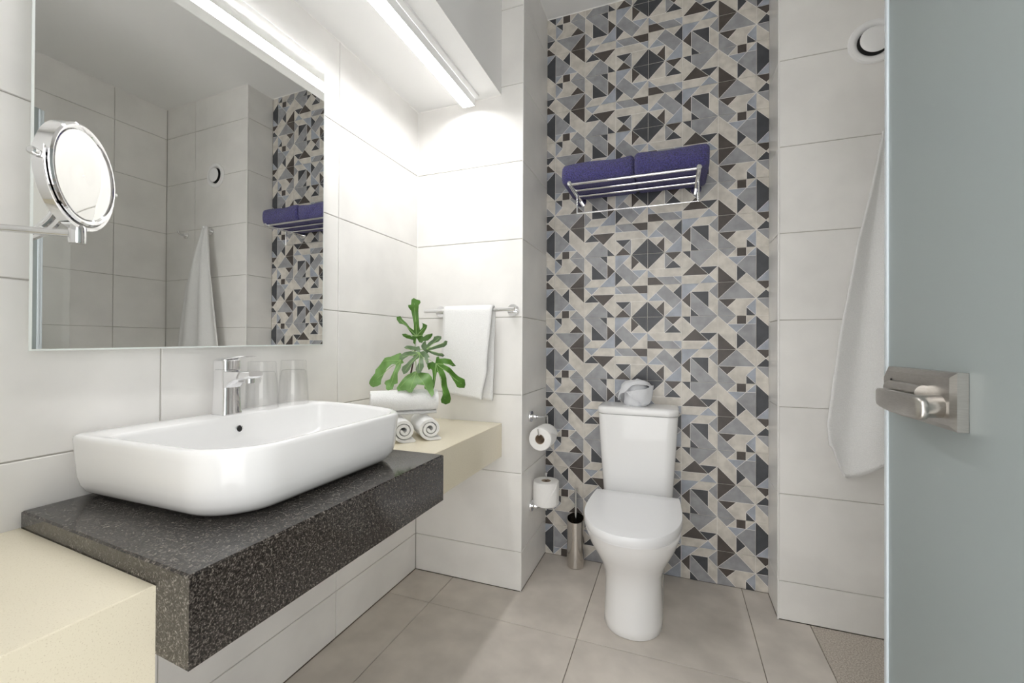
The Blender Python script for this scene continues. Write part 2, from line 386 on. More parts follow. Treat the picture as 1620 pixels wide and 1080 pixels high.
# ------------------------------------------------------------------ vanity counters
def slab(name, pl, z0, z1, mat, label, cat, ch):
    return tag(MB().prism(pl, z0, z1, ch).build(name, mat), label, cat)
slab('granite_counter', [(.002, .424), (.520, .387), (.520, 1.063), (.002, 1.063)], .611, .738, 'granite', 'thick dark speckled granite slab under the white washbasin', 'counter', .003)
slab('cream_counter', [(.002, .003), (.442, .003), (.442, .3925), (.002, .4238)], .564, .708, 'cream_stone', 'cream stone counter in the near left corner, before the granite slab', 'counter', .0015)
slab('cream_counter', [(.002, 1.065), (.430, 1.065), (.430, 1.7225), (.002, 1.7225)], .564, .708, 'cream_stone', 'cream stone counter under the rolled white towels', 'counter', .0015)

# ------------------------------------------------------------------ washbasin
wbs = thing('washbasin', (.22, .787, .738), 'white ceramic vessel washbasin with rounded front on the granite slab', 'washbasin')
def plan(x0, x1, y0, yb, z, fr, br, n=12):
    """basin outline: straight left side, front corner radius fr, and a long curve round the right end up to yb"""
    pts = []
    for (cx, cy, a0), r in zip(((x0 + br, y0 + br, 180), (x1 - fr, y0 + fr, 270)), (br, fr)):
        for k in range(n + 1):
            a = math.radians(a0 + 90 * k / n); pts.append((cx + r * math.cos(a), cy + r * math.sin(a), z))
    cx, ya = x0 + min(.07, (x1 - x0) * .4), max(yb - .142, y0 + fr + .004); rx, ry = x1 - cx, yb - ya
    for k in range(1, 25):
        a = math.pi / 2 * k / 24; pts.append((cx + rx * math.cos(a) ** (2 / 2.35), ya + ry * math.sin(a) ** (2 / 2.35), z))
    for k in range(n + 1):
        a = math.radians(90 + 90 * k / n); pts.append((x0 + br + br * math.cos(a), yb - br + br * math.sin(a), z))
    return pts
bx0, bx1, by0, by1 = .004, .450, .484, 1.060
def bl(i, z): return plan(bx0 + min(i, .012), bx1 - i, by0 + i, by1 - i, z, max(.112 - i * .6, .03), max(.028 - i * .3, .012))
def il(x0, x1, y0, y1, z, fr, br): return plan(x0, x1, y0, y1, z, fr, br)
rings = [bl(.060, .7385), bl(.048, .7395), bl(.030, .7445), bl(.017, .754), bl(.009, .768), bl(.005, .786), bl(.003, .815), bl(.001, .845), bl(0, .858), bl(.001, .863), bl(.004, .8662), bl(.008, .867)]
ix0, ix1, iy0, iy1 = .088, .436, .499, 1.046
rings += [il(ix0, ix1, iy0, iy1, .8668, .10, .03), il(ix0 + .003, ix1 - .004, iy0 + .004, iy1 - .004, .8645, .099, .03), il(ix0 + .005, ix1 - .007, iy0 + .007, iy1 - .007, .856, .097, .03),
          il(ix0 + .010, ix1 - .012, iy0 + .013, iy1 - .013, .815, .095, .035), il(ix0 + .017, ix1 - .022, iy0 + .024, iy1 - .024, .785, .09, .04),
          il(ix0 + .035, ix1 - .045, iy0 + .05, iy1 - .05, .771, .07, .05), il(ix0 + .10, ix1 - .12, iy0 + .19, iy1 - .19, .766, .05, .04)]
MB().loft(rings).build('bowl', 'ceramic', wbs, smooth=50)
ov = MB(); ov.lathe([(.0085, 0), (.0095, .0012), (.0078, .002), (.0068, .0005)], (.0975, .775, .832), (1, 0, .12), 24)
oo = ov.build('overflow_ring', 'chrome', wbs, smooth=40)
MB().lathe([(.0001, .0012), (.0072, .0012)], (.0975, .775, .832), (1, 0, .12), 24).build('overflow_hole', 'dark_gap', wbs)
MB().lathe([(.0001, .006), (.018, .006), (.024, .004), (.026, 0)], (.245, .787, .7665), (0, 0, 1), 28).build('drain', 'chrome', wbs, smooth=40)

# ------------------------------------------------------------------ faucet
fz = .8672
ft = thing('basin_faucet', (.052, .775, fz), 'chrome single lever faucet standing on the washbasin ledge', 'faucet')
def rr(cx, cy, hx, hy, r, z, n=5): return [(x, y, z) for x, y in rrect(cx - hx, cx + hx, cy - hy, cy + hy, (r,) * 4, n)]
MB().loft([rr(.052, .775, .0265, .0265, .010, fz), rr(.052, .775, .0265, .0265, .010, fz + .003), rr(.052, .775, .0250, .0250, .010, fz + .008), rr(.052, .775, .0238, .0238, .010, fz + .06), rr(.052, .775, .0238, .0238, .010, .975), rr(.052, .775, .0225, .0225, .009, .9775)]).build('body', 'chrome', ft, smooth=35)
sp = []
for x, hw, zb, zt in ((.060, .0225, .926, .976), (.074, .0222, .934, .9765), (.084, .0215, .943, .9768), (.100, .021, .9525, .9772), (.130, .0205, .9575, .978), (.148, .020, .9605, .9782), (.154, .019, .966, .9782)):
    r = min(.006, (zt - zb) * .35)
    sp.append([(x, y, z) for y, z in rrect(.775 - hw, .775 + hw, zb, zt, (r, r, r * .5, r * .5), 4)])
MB().loft(sp).build('spout', 'chrome', ft, smooth=40)
MB().lathe([(.0001, 0), (.009, 0), (.0115, .001), (.0115, .012)], (.132, .775, .948), (0, 0, 1), 24).build('aerator', 'satin_chrome', ft, smooth=40)
MB().loft([rr(.052, .775, .0215, .0215, .009, .9775), rr(.052, .775, .0215, .0215, .009, .980), rr(.052, .775, .0238, .0238, .010, .9815), rr(.052, .775, .0238, .0238, .010, 1.0035), rr(.052, .775, .021, .021, .009, 1.0065)]).build('lever_cap', 'chrome', ft, smooth=35)
lv = []
for x, hw, z, t in ((.034, .017, 1.0062, .006), (.060, .018, 1.0082, .0055), (.095, .018, 1.0115, .0042), (.130, .017, 1.0150, .003), (.136, .0155, 1.0155, .002)):
    lv.append([(x, y, zz) for y, zz in rrect(.775 - hw, .775 + hw, z - t / 2, z + t / 2, (t * .4,) * 4, 3)])
MB().loft(lv).build('lever', 'chrome', ft, smooth=40)

# ------------------------------------------------------------------ two upside-down tumblers
def tumbler(cy, label):
    z = fz + .0004; cx = .049
    g = thing('drinking_glass', (cx, cy, z), label, 'glass', 'tumblers on the washbasin ledge')
    prof = [(.0405, 0), (.0422, .0006), (.0424, .002), (.0405, .045), (.0382, .080), (.0366, .098), (.0352, .104), (.0348, .126), (.0335, .1295), (.0001, .130)]
    inner = [(.0001, .101), (.030, .101), (.0340, .096), (.0362, .080), (.0385, .045), (.0402, .002), (.0405, 0)]
    MB().lathe(prof + inner, (cx, cy, z), (0, 0, 1), 40).build('tumbler', 'clear_glass', g, smooth=50)
    return g
tumbler(.878, 'clear upside-down tumbler next to the faucet')
tumbler(.984, 'clear upside-down tumbler farther from the faucet, near the rolled towels')

# ------------------------------------------------------------------ big wall mirror, a little out of parallel with the wall
def mx_(y): return .028 + .0145 * (y - .78)
ML, MR, MB0, MT = .424, 1.117, 1.032, 1.978
wm = thing('wall_mirror', (.012, .77, MB0), 'large frameless wall mirror above the washbasin', 'mirror')
def mring(d, dx): return [(mx_(ML + d) + dx, ML + d, MB0 + d), (mx_(MR - d) + dx, MR - d, MB0 + d + .010), (mx_(MR - d) + dx, MR - d, MT - d), (mx_(ML + d) + dx, ML + d, MT - d)]
MB().add(mring(.0035, 0), [(0, 1, 2, 3)]).build('mirror_glass', 'mirror_silver', wm)
MB().loft([mring(0, -.003), mring(0, -.0010), mring(.0035, -.0001)], True, False).build('glass_edge', 'mirror_edge', wm)
MB().box(.0015, .020, ML + .035, MR - .035, MB0 + .035, MT - .03).build('backing', 'mirror_back', wm)

# ------------------------------------------------------------------ round magnifying mirror on an arm
DC = Vector((.158, .430, 1.337)); DN = Vector((.79, .61, .0)).normalized(); RD = .0855
mg = thing('magnifying_mirror', (0.002, .27, 1.236), 'round chrome magnifying mirror on a swing arm', 'mirror')
MB().lathe([(RD * .86, .0095), (RD * .90, .0125), (RD * .965, .0130), (RD, .0105), (RD, -.0105), (RD * .965, -.0130), (RD * .90, -.0125), (RD * .86, -.0095)], DC, DN, 64).build('rim', 'chrome', mg, smooth=40)
MB().lathe([(.0001, .0092), (RD * .875, .0102)], DC, DN, 64).build('mirror_disc', 'mirror_silver', mg, smooth=60)
MB().lathe([(.0001, -.0092), (RD * .875, -.0102)], DC, DN, 64).build('back_disc', 'mirror_silver', mg, smooth=60)
e1 = Vector((0, 0, 1)) - DN * DN.z; e1.normalize(); e2 = DN.cross(e1)
fk = MB(); path = []
for k in range(25):
    a = math.radians(-100 + 200 * k / 24)
    path.append(DC - e1 * (math.cos(a) * (RD + .0055)) + e2 * (math.sin(a) * (RD + .0055)))
nr = []
for p in path:
    rd = (p - DC).normalized()
    nr.append([p + rd * .003 + DN * .007, p - rd * .003 + DN * .007, p - rd * .003 - DN * .007, p + rd * .003 - DN * .007])
fk.loft(nr); fk.build('fork', 'chrome', mg, smooth=35)
for s in (-1, 1):
    c = DC + e2 * (s * (RD + .001)) ; MB().lathe([(.0045, 0), (.0045, .010), (.0062, .011), (.0062, .018), (.004, .020), (.0001, .020)], c, e2 * s, 18).build('pivot_knob', 'satin_chrome', mg, smooth=40)
jc = DC - e1 * (RD + .006); jc = Vector((jc.x, jc.y, 0))
MB().lathe([(.0001, 1.219), (.0105, 1.219), (.0115, 1.221), (.0115, 1.247), (.0105, 1.249), (.0001, 1.249)], (jc.x, jc.y, 0), (0, 0, 1), 24).build('joint', 'chrome', mg, smooth=40)
ae = Vector((.012, .285, 1.236))
MB().tube([(jc.x, jc.y, 1.236), (ae.x, ae.y, 1.236)], .0062, 14).build('arm', 'satin_chrome', mg, smooth=40)
MB().lathe([(.0001, 0), (.03, 0), (.03, .006), (.026, .010), (.012, .012), (.012, .022), (.0001, .022)], (.0005, .285, 1.236), (1, 0, 0), 28).build('wall_plate', 'chrome', mg, smooth=40)

# ------------------------------------------------------------------ linear lamp under the soffit
lm = thing('linear_lamp', (.285, 1.1, ZS), 'long white linear lamp under the soffit above the mirror', 'lamp')
MB().box(.256, .330, .462, 1.690, ZS - .010, ZS - .0005).build('housing', 'soffit_white', lm)
sh = MB()
for x0, x1 in ((.2525, .2550), (.3070, .3095)): sh.box(x0, x1, .463, 1.690, ZS - .044, ZS - .0105)
sh.build('added_baffle', 'plastic_white', lm)  # side strips added to hold the diffuser's light off the near walls
sec = rrect(.2555, .3065, ZS - .034, ZS - .0115, (.001, .001, .001, .001), 2)
MB().loft([[(x, y, z) for x, z in sec] for y in (.470, 1.684)]).build('diffuser', 'lamp_diffuser', lm, smooth=50)
for y in (.463, 1.6845): MB().loft([[(x, yy, z) for x, z in rrect(.2553, .3067, ZS - .044, ZS - .0105, (.001,) * 4, 2)] for yy in (y, y + .0062)]).build('end_cap', 'plastic_white', lm, smooth=50)

# ------------------------------------------------------------------ towel bar and hand towel
tb = thing('towel_bar', (.3, YC, 1.193), 'chrome towel bar on the light tiled pillar', 'towel bar')
MB().tube([(.078, 1.668, 1.193), (.506, 1.668, 1.193)], .0085, 20).build('bar', 'chrome', tb, smooth=40)
for x in (.131, .481):
    MB().lathe([(.026, 0), (.0265, .002), (.0265, .007), (.025, .009), (.0001, .009)], (x, YC - .0005, 1.193), (0, -1, 0), 32).build('rosette', 'chrome', tb, smooth=40)
    MB().tube([(x, YC - .008, 1.193), (x, 1.672, 1.193)], .009, 18).build('post', 'chrome', tb, smooth=40)
def grid_sheet(P, nu, nv):
    b = MB(); b.add([P(i / nu, j / nv) for j in range(nv + 1) for i in range(nu + 1)],
          [(j * (nu + 1) + i, j * (nu + 1) + i + 1, (j + 1) * (nu + 1) + i + 1, (j + 1) * (nu + 1) + i) for j in range(nv) for i in range(nu)])
    return b
def solidify(o, t, off=0.0):
    md = o.modifiers.new('thickness', 'SOLIDIFY'); md.thickness = t; md.offset = off; return o
def crisp(o):
    md = o.modifiers.new('crisp_edges', 'EDGE_SPLIT'); md.split_angle = math.radians(50); return o
def lerp(a, b, t): return a + (b - a) * t
def interp(tab, x):
    if x <= tab[0][0]: return tab[0][1]
    for (a, va), (b, vb) in zip(tab, tab[1:]):
        if x <= b: return va + (vb - va) * (x - a) / (b - a)
    return tab[-1][1]
def smooth_interp(tab, x):
    if x <= tab[0][0]: return tab[0][1]
    for (a, va), (b, vb) in zip(tab, tab[1:]):
        if x <= b:
            t = (x - a) / (b - a); t = t * t * (3 - 2 * t); return va + (vb - va) * t
    return tab[-1][1]
def hand(u, v):
    R_ = .0165
    if v < .47:                                   # front sheet, from its hem up
        t = v / .47
        xl = lerp(.183, .184, t); xr = smooth_interp([(0, .366), (.35, .392), (1, .412)], t)
        zb = lerp(.836, .814, u)
        z = lerp(zb, 1.193, t); y = 1.668 - R_ - .006 * math.sin(t * 3.0) - .006 * math.sin(u * 5 + 1) * (1 - t)
    elif v > .53:
        t = (v - .53) / .47
        xl = lerp(.184, .186, t); xr = lerp(.413, .402, t)
        z = lerp(1.193, lerp(.83, .807, u), t); y = 1.668 + R_ + .006 * t
        if t > .05: y += .004 * math.sin(u * 4) * t
    else:
        a = math.pi * (v - .47) / .06; xl, xr = .184, .4125
        y = 1.668 - R_ * math.cos(a); z = 1.193 + R_ * math.sin(a)
    return (lerp(xl, xr, u), y, z)
o = grid_sheet(hand, 16, 60).build('hand_towel', 'terry_white', smooth=60); solidify(o, .009)
tag(o, 'small white terry towel draped over the chrome towel bar', 'towel')

# ------------------------------------------------------------------ rolled white towels
def rolled(c, ax, r, length, label, tail=True, turns=2.3, th=.0112, tail_side=1):
    """c: middle of the axis, ax: direction of the axis"""
    ax = Vector(ax).normalized(); e2_ = Vector((0, 0, 1)); e1_ = e2_.cross(ax).normalized() * tail_side
    cl = []; N = int(36 * turns)
    for k in range(N + 1):
        t = k / N; a = -math.pi / 2 - (1 - t) * turns * 2 * math.pi
        rr_ = lerp(.0065, r - th / 2, t)
        cl.append((rr_ * math.cos(a) * 1.04, rr_ * math.sin(a)))
    if tail:
        for k in range(1, 6): cl.append((k / 5 * r * .85, -(r - th / 2) + .0 * k))
    n = len(cl); left, right = [], []
    for i in range(n):
        p = Vector(cl[max(i - 1, 0)]); q = Vector(cl[min(i + 1, n - 1)]); t_ = (q - p).normalized(); nn = Vector((-t_.y, t_.x)); pp = Vector(cl[i])
        left.append(pp + nn * th * .44); right.append(pp - nn * th * .44)
    tip = Vector(cl[-1]) + (Vector(cl[-1]) - Vector(cl[-2])).normalized() * th * .45
    loop = left + [tip] + right[::-1]
    C_ = Vector(c); rngs = []; m_ = 14
    for j in range(m_ + 1):
        s = j / m_; h = (s - .5) * length
        k = 1 - .10 * max(0, (abs(s - .5) - .44) / .06) ** 2
        wob = 1 + .012 * math.sin(7 * s + c[0] * 40)
        rngs.append([C_ + ax * h + (e1_ * p.x + e2_ * p.y) * wob * (1 if k == 1 else (.985)) for p in loop])
    b = MB(); nL = len(loop)
    b.loft(rngs, False, False)
    for base in (0, (m_) * nL):                    # the spiral ends, as a strip of quads
        for i in range(n - 1):
            b.f.append((base + i, base + i + 1, base + nL - 2 - i, base + nL - 1 - i)); b.m.append(0)
        b.f.append((base + n - 1, base + n, base + n + 1)); b.m.append(0)
    o = b.build('rolled_towel', 'terry_white', smooth=55); return tag(o, label, 'towel', 'rolled towels stacked on the cream counter')
AX = (.70, -.71, 0); rz = .708
rolled((.205, 1.305, rz + .0418), AX, .042, .165, 'rolled white towel at the bottom left, beside the washbasin', tail_side=1)
rolled((.268, 1.372, rz + .0418), AX, .042, .165, 'rolled white towel at the bottom right of the stack on the cream counter', tail_side=1)
rolled((.213, 1.318, rz + .0825 + .0495), (.74, .67, 0), .0495, .235, 'rolled white towel on top of the two others', tail=False, tail_side=-1)

# ------------------------------------------------------------------ fig branch in a small vase
vs_ = thing('vase', (.115, 1.49, rz), 'small white ceramic vase hidden behind the rolled towels, holding the fig branch', 'vase')
MB().lathe([(.0001, .0005), (.026, .0005), (.030, .004), (.031, .05), (.024, .09), (.018, .11), (.019, .122), (.0165, .122), (.015, .11), (.02, .09), (.026, .05), (.024, .01), (.0001, .008)], (.115, 1.49, rz), (0, 0, 1), 28).build('vessel', 'ceramic', vs_, smooth=50)
LEAVES = [
    ((0.216,1.3907,1.0763),(0.7392,0.6734,-0.0),(0.1616,-0.1774,0.9708),[(-44,-328),(-114,-267),(-110,-164),(-209,-132),(-367,-85),(-505,2),(-546,82),(-412,96),(-274,29),(-167,-22),(-138,19),(-261,179),(-384,358),(-502,435),(-636,452),(-735,588),(-747,698),(-608,730),(-528,613),(-390,497),(-268,340),(-108,222),(-125,443),(-176,722),(-223,939),(-336,1073),(-347,1159),(-245,1174),(-226,1352),(-140,1414),(-42,1367),(83,1345),(106,1267),(37,1165),(38,967),(51,688),(72,407),(127,226),(200,349),(202,470),(160,530),(375,434),(360,332),(288,167),(216,23),(258,-30),(412,87),(591,118),(599,48),(521,-77),(425,-160),(266,-194),(210,-265),(110,-245),(45,-130),(3,-73),(-28,-164)],[(-138,1355),(-681,649),(336,412),(-526,54),(572,89)]),
    ((0.2629,1.386,1.0283),(0.6361,0.7716,-0.0),(-0.1797,0.1481,0.9725),[(-193,128),(-102,269),(-9,331),(7,210),(33,169),(122,271),(274,374),(323,477),(495,533),(655,523),(634,419),(497,294),(303,219),(152,129),(86,68),(252,89),(466,171),(684,254),(799,358),(896,338),(849,193),(712,89),(455,28),(244,-13),(99,-32),(197,-93),(399,-155),(607,-165),(711,-239),(639,-287),(431,-277),(270,-215),(133,-133),(74,-105),(29,-153),(-86,-72),(-160,28)],[(597,493),(849,296),(663,-247)]),
    ((0.253,1.3553,1.0139),(0.831,0.5563,-0.0),(-0.2283,0.341,0.9119),[(-18,295),(19,168),(11,50),(133,105),(284,0),(358,-168),(290,-176),(319,-334),(279,-498),(213,-375),(169,-167),(113,-125),(130,-374),(148,-538),(35,-740),(-76,-759),(-150,-637),(-113,-536),(-38,-373),(-19,-167),(-132,-249),(-280,-453),(-352,-615),(-461,-735),(-570,-773),(-638,-613),(-610,-492),(-464,-412),(-281,-207),(-151,-63),(-225,-50),(-430,-124),(-613,-268),(-725,-206),(-708,-83),(-543,21),(-320,84),(-132,63),(-75,63),(-170,147),(-320,146),(-489,159),(-564,217),(-471,293),(-283,286),(-132,252),(-64,282)],[(-689,-165),(-571,-733),(-20,-739),(299,-437),(-545,222)]),
    ((0.1867,1.335,0.9883),(0.9681,0.2506,-0.0),(-0.0885,0.3419,0.9355),[(102,-101),(8,-142),(10,-304),(-55,-544),(-49,-860),(-181,-902),(-195,-1077),(-362,-1139),(-449,-1082),(-470,-945),(-549,-868),(-517,-769),(-348,-707),(-239,-507),(-188,-306),(-192,-144),(-329,-166),(-501,-350),(-630,-552),(-684,-712),(-673,-909),(-800,-982),(-976,-1000),(-1082,-955),(-1171,-858),(-1152,-778),(-1022,-597),(-959,-496),(-962,-355),(-813,-151),(-647,76),(-411,119),(-224,224),(-72,287),(-12,205),(-14,102),(73,-40)],[(-1092,-896),(-368,-1100),(-745,-68)]),
    ((0.2479,1.3399,0.9445),(0.8577,0.5141,-0.0),(-0.2643,0.4409,0.8578),[(-76,44),(-259,-53),(-401,-200),(-488,-325),(-592,-449),(-670,-571),(-617,-694),(-528,-675),(-434,-500),(-352,-534),(-329,-678),(-235,-761),(-126,-763),(-57,-642),(49,-499),(119,-290),(208,-100),(284,-144),(342,-314),(389,-461),(308,-523),(303,-626),(421,-690),(497,-835),(571,-950),(651,-817),(613,-589),(604,-380),(566,-210),(451,-59),(262,-2),(74,30)],[(-603,-613),(-200,-721),(541,-897)]),
    ((0.3016,1.3879,0.975),(0.6712,0.7413,-0.0),(-0.2383,0.2158,0.9469),[(53,264),(136,284),(168,201),(352,199),(595,155),(667,50),(800,-76),(650,-114),(452,-28),(293,15),(307,-46),(519,-173),(708,-341),(898,-509),(1096,-618),(1125,-802),(1081,-922),(850,-932),(751,-888),(689,-705),(567,-499),(382,-312),(248,-228),(295,-370),(355,-573),(387,-853),(427,-1053),(501,-1312),(466,-1446),(301,-1495),(129,-1427),(99,-1329),(176,-1158),(183,-884),(150,-606),(74,-364),(20,-302),(-60,-519),(-102,-833),(-159,-947),(-211,-867),(-170,-555),(-153,-238),(-207,-177),(-291,-235),(-336,-74),(-267,45),(-104,83),(-22,21),(31,162)],[(760,-63),(1046,-860),(285,-1455),(-164,-908)])]

fp = thing('fig_branch', (.115, 1.49, .72), 'green fig branch with deeply lobed leaves behind the rolled towels', 'plant')
stem_top = Vector((.205, 1.40, 1.03))
MB().tube([(.115, 1.49, .722), (.125, 1.475, .83), (.165, 1.43, .93), (.19, 1.412, .99), stem_top], [.0045, .004, .0035, .003, .002], 8).build('stem', 'twig', fp, smooth=60)
LM = ['leaf_green', 'leaf_grey', 'leaf_grey', 'leaf_bright', 'leaf_bright', 'leaf_green']
for (O, ax, ay, pts, tips), lmat in zip(LEAVES, LM):
    O, ax, ay = Vector(O), Vector(ax), Vector(ay); nz = ax.cross(ay)
    if nz.dot(CAM - O) < 0: nz = -nz
    R2 = max(Vector(p).length for p in pts) * 1e-4
    def P3(x, y, h=0.0):
        d = math.hypot(x, y); return O + ax * x + ay * y - nz * (.9 * d * d + .004 * math.sin(d * 90)) + nz * h
    bm = bmesh.new(); f = bm.faces.new([bm.verts.new((x * 1e-4, y * 1e-4, 0)) for x, y in pts])
    bmesh.ops.triangulate(bm, faces=bm.faces[:]); bmesh.ops.subdivide_edges(bm, edges=bm.edges[:], cuts=2, use_grid_fill=True)
    for v in bm.verts: v.co = P3(v.co.x, v.co.y)
    me = bpy.data.meshes.new('leaf'); bm.to_mesh(me); bm.free(); me.materials.append(MATS[lmat])
    me.polygons.foreach_set('use_smooth', [True] * len(me.polygons))
    lo = link('leaf', me, fp); crisp(solidify(lo, .0008))
    vb = MB()
    for tx, ty in tips:
        tx *= .9e-4; ty *= .9e-4; vb.tube([P3(tx * k / 6, ty * k / 6, .0006) for k in range(7)], [lerp(.0014, .0006, k / 6) for k in range(7)], 5)
    vb.build('vein', 'leaf_vein', lo, smooth=60)
    MB().tube([stem_top - Vector((.01, -.005, .03)), (O + stem_top) / 2 - nz * .012, O - nz * .002], [.0016, .0013, .0011], 6).build('leaf_stalk', 'leaf_vein', fp, smooth=60)

# ------------------------------------------------------------------ toilet
tl = thing('toilet', (.978, 1.8, 0), 'white close-coupled toilet before the patterned wall', 'toilet')
TX = .981
def dloop(hw, yf, yb, z, fl_=1.0, n=20, br=.03, x=TX, ex=2.2):
    """D outline: round front of half width hw reaching yf, straight sides back to yb"""
    ym = yf + hw * 1.25 * fl_
    pts = []
    for k in range(n + 1):
        a = math.pi * k / n; cx_, sx_ = math.cos(a), math.sin(a)
        pts.append((x - hw * math.copysign(abs(cx_) ** (2 / ex), cx_), ym - (ym - yf) * abs(sx_) ** (2 / ex), z))
    for k in range(1, 6): pts.append((x + hw, lerp(ym, yb, k / 6), z))
    for k in range(0, 7): pts.append((lerp(x + hw, x - hw, k / 6), yb, z))
    for k in range(1, 6): pts.append((x - hw, lerp(yb, ym, k / 6), z))
    return pts
bowl = [dloop(.104, 1.583, 2.03, .0005), dloop(.107, 1.579, 2.03, .004), dloop(.1065, 1.580, 2.03, .03), dloop(.1035, 1.584, 2.03, .10), dloop(.1025, 1.584, 2.03, .165), dloop(.106, 1.574, 2.02, .205),
        dloop(.119, 1.552, 2.0, .245), dloop(.138, 1.520, 1.98, .285), dloop(.155, 1.488, 1.96, .325), dloop(.166, 1.468, 1.94, .36), dloop(.171, 1.458, 1.93, .382), dloop(.168, 1.462, 1.93, .386)]
MB().loft(bowl).build('bowl', 'ceramic', tl, smooth=60)
def lidloop(z, d=0.0, h=0.0):
    pts = []; yb, ym, yf, W = 1.884 - d, 1.70, 1.4415 + d, .1765 - d
    n = 36
    for k in range(n + 1):
        a = math.pi * k / n; c_, s_ = math.cos(a), math.sin(a)
        pts.append((TX - .002 - W * math.copysign(abs(c_) ** .90, c_), ym - (ym - yf) * abs(s_) ** .93, z))
    for k in range(1, 8):
        t = k / 8; pts.append((TX - .002 + W - .009 * t * t, lerp(ym, yb, t), z))
    for k in range(0, 9): pts.append((lerp(TX - .002 + W - .009, TX - .002 - W + .009, k / 8), yb, z))
    for k in range(7, 0, -1):
        t = k / 8; pts.append((TX - .002 - W + .009 * t * t, lerp(ym, yb, t), z))
    return pts
MB().loft([lidloop(.3865, .012), lidloop(.3865, .004), lidloop(.3925, .003), lidloop(.3925, .012)]).build('seat', 'toilet_plastic', tl, smooth=40)
MB().loft([lidloop(.3935, .006), lidloop(.3930, .001), lidloop(.3945, 0), lidloop(.4205, 0), lidloop(.4225, .0012), lidloop(.4232, .004), lidloop(.4240, .06), lidloop(.4243, .12)]).build('seat_lid', 'toilet_plastic', tl, smooth=35)
def cl_(hx, y0, z, r=.045, d=0.0): return [(x, y, z) for x, y in rrect(TX - .006 - hx + d, TX - .006 + hx - d, y0 + d, 2.0885 - d * .3, (r, r, .012, .012), 8)]
MB().loft([cl_(.143, 1.932, .375), cl_(.146, 1.928, .40), cl_(.153, 1.921, .50), cl_(.161, 1.914, .63), cl_(.1665, 1.909, .735), cl_(.1665, 1.909, .7435), cl_(.160, 1.915, .7445)]).build('cistern', 'ceramic', tl, smooth=40)
MB().loft([cl_(.163, 1.912, .7455), cl_(.1675, 1.908, .7465), cl_(.1695, 1.906, .750), cl_(.1695, 1.906, .768), cl_(.1695, 1.906, .7735, d=.0025), cl_(.1695, 1.906, .7762, d=.008), cl_(.1695, 1.906, .7772, d=.03)]).build('cistern_lid', 'ceramic', tl, smooth=45)
for s in (-1, 1): MB().tube([(TX - .002 + s * .075 - .02, 1.893, .404), (TX - .002 + s * .075 + .02, 1.893, .404)], .0085, 14).build('hinge', 'toilet_plastic', tl, smooth=40)

# ------------------------------------------------------------------ folded grey cloth on the cistern
nc = Vector((.966, 2.0, .7775))
fc = thing('folded_washcloth', nc, 'grey washcloth folded into a ball on the toilet cistern', 'washcloth')
def body_pt(th_, h, s=1.0):
    """th_: azimuth, 0 = towards -y (front); h in 0..1"""
    prof = smooth_interp([(0, .80), (.12, .93), (.45, 1.0), (.75, .96), (.9, .78), (1.0, .0)], h)
    lump = 1 + .035 * math.sin(3 * th_ + 1.0 + 2 * h) + .02 * math.sin(7 * th_ - 5 * h)
    x = .066 * prof * s * lump * math.sin(th_); y = -.052 * prof * s * lump * math.cos(th_)
    zz = .112 * h + (.006 * math.sin(2 * th_ + .6) * h) * (0 if h > .97 else 1)
    return nc + Vector((x * .94, y * .94, zz * (1 + (s - 1) * .30)))
MB().loft([[body_pt(2 * math.pi * k / 40, h, .84 if h > .3 else .84 + .12 * (1 - h / .3)) for k in range(40)] for h in (.0, .06, .14, .25, .38, .5, .62, .73, .82, .9, .95, .985)]).build('bundle', 'linen_grey', fc, smooth=70)
def flap(name, t0, t1, lo, hi, s, flare, nu=30, nv=12):
    def P(u, v):
        t = math.radians(lerp(t0, t1, u)); h = lerp(lo(u), hi(u), v); return body_pt(t, min(max(h, .0), .985), s + .02 * math.sin(3 * u) + flare(u, v))
    o = grid_sheet(P, nu, nv).build(name, 'linen_grey', fc, smooth=70); crisp(solidify(o, .0030)); return o
flap('hood', -105, 95, lambda u: smooth_interp([(0, .18), (.10, .16), (.30, .50), (.5, .80), (.75, .78), (1, .66)], u), lambda u: .985, 1.07, lambda u, v: .24 * (1 - v) ** 2 * math.sin(math.pi * min(1, u * 1.6 + .25)) ** 2 + .03)
flap('front_fold', -38, 100, lambda u: smooth_interp([(0, .53), (.35, .22), (.50, .02), (.62, .05), (1, .30)], u), lambda u: smooth_interp([(0, .56), (.45, .62), (1, .80)], u), 1.00, lambda u, v: .20 * v * v * (.5 + .5 * u) + .10 * (1 - v))
hb = MB()
for k in range(14):                                # blanket stitches along the diagonal hem
    u = .03 + .44 * k / 13; t = math.radians(lerp(-38, 100, u)); h0 = smooth_interp([(0, .53), (.35, .22), (.50, .02), (.62, .05), (1, .30)], u)
    hb.tube([body_pt(t, h0 + .01, 1.14), body_pt(t + .10, h0 + .075, 1.135)], .0012, 5)
hb.build('hem', 'linen_grey', fc, smooth=60)

# ------------------------------------------------------------------ toilet brush
bc = (.690, 2.020, 0)
tbz = thing('toilet_brush', bc, 'polished steel toilet brush holder standing left of the toilet', 'toilet brush')
bh = MB(); nn = 36; R_ = .0405
def top_z(a): return .226 + .012 * math.cos(a)         # rim tipped forward
for_r = []
for r_, zf in ((.036, lambda a: .0005), (R_, lambda a: .004), (R_, lambda a: .12), (R_, lambda a: top_z(a)), (R_ - .0025, lambda a: top_z(a)), (R_ - .0025, lambda a: .05)):
    for_r.append([(bc[0] + r_ * math.sin(2 * math.pi * k / nn), bc[1] + r_ * math.cos(2 * math.pi * k / nn), zf(2 * math.pi * k / nn)) for k in range(nn)])
bh.loft(for_r).build('holder', 'polished_steel', tbz, smooth=40)
MB().tube([(bc[0], bc[1] + .004, .06), (bc[0], bc[1] + .004, .368)], .0055, 14).build('handle', 'satin_chrome', tbz, smooth=40)
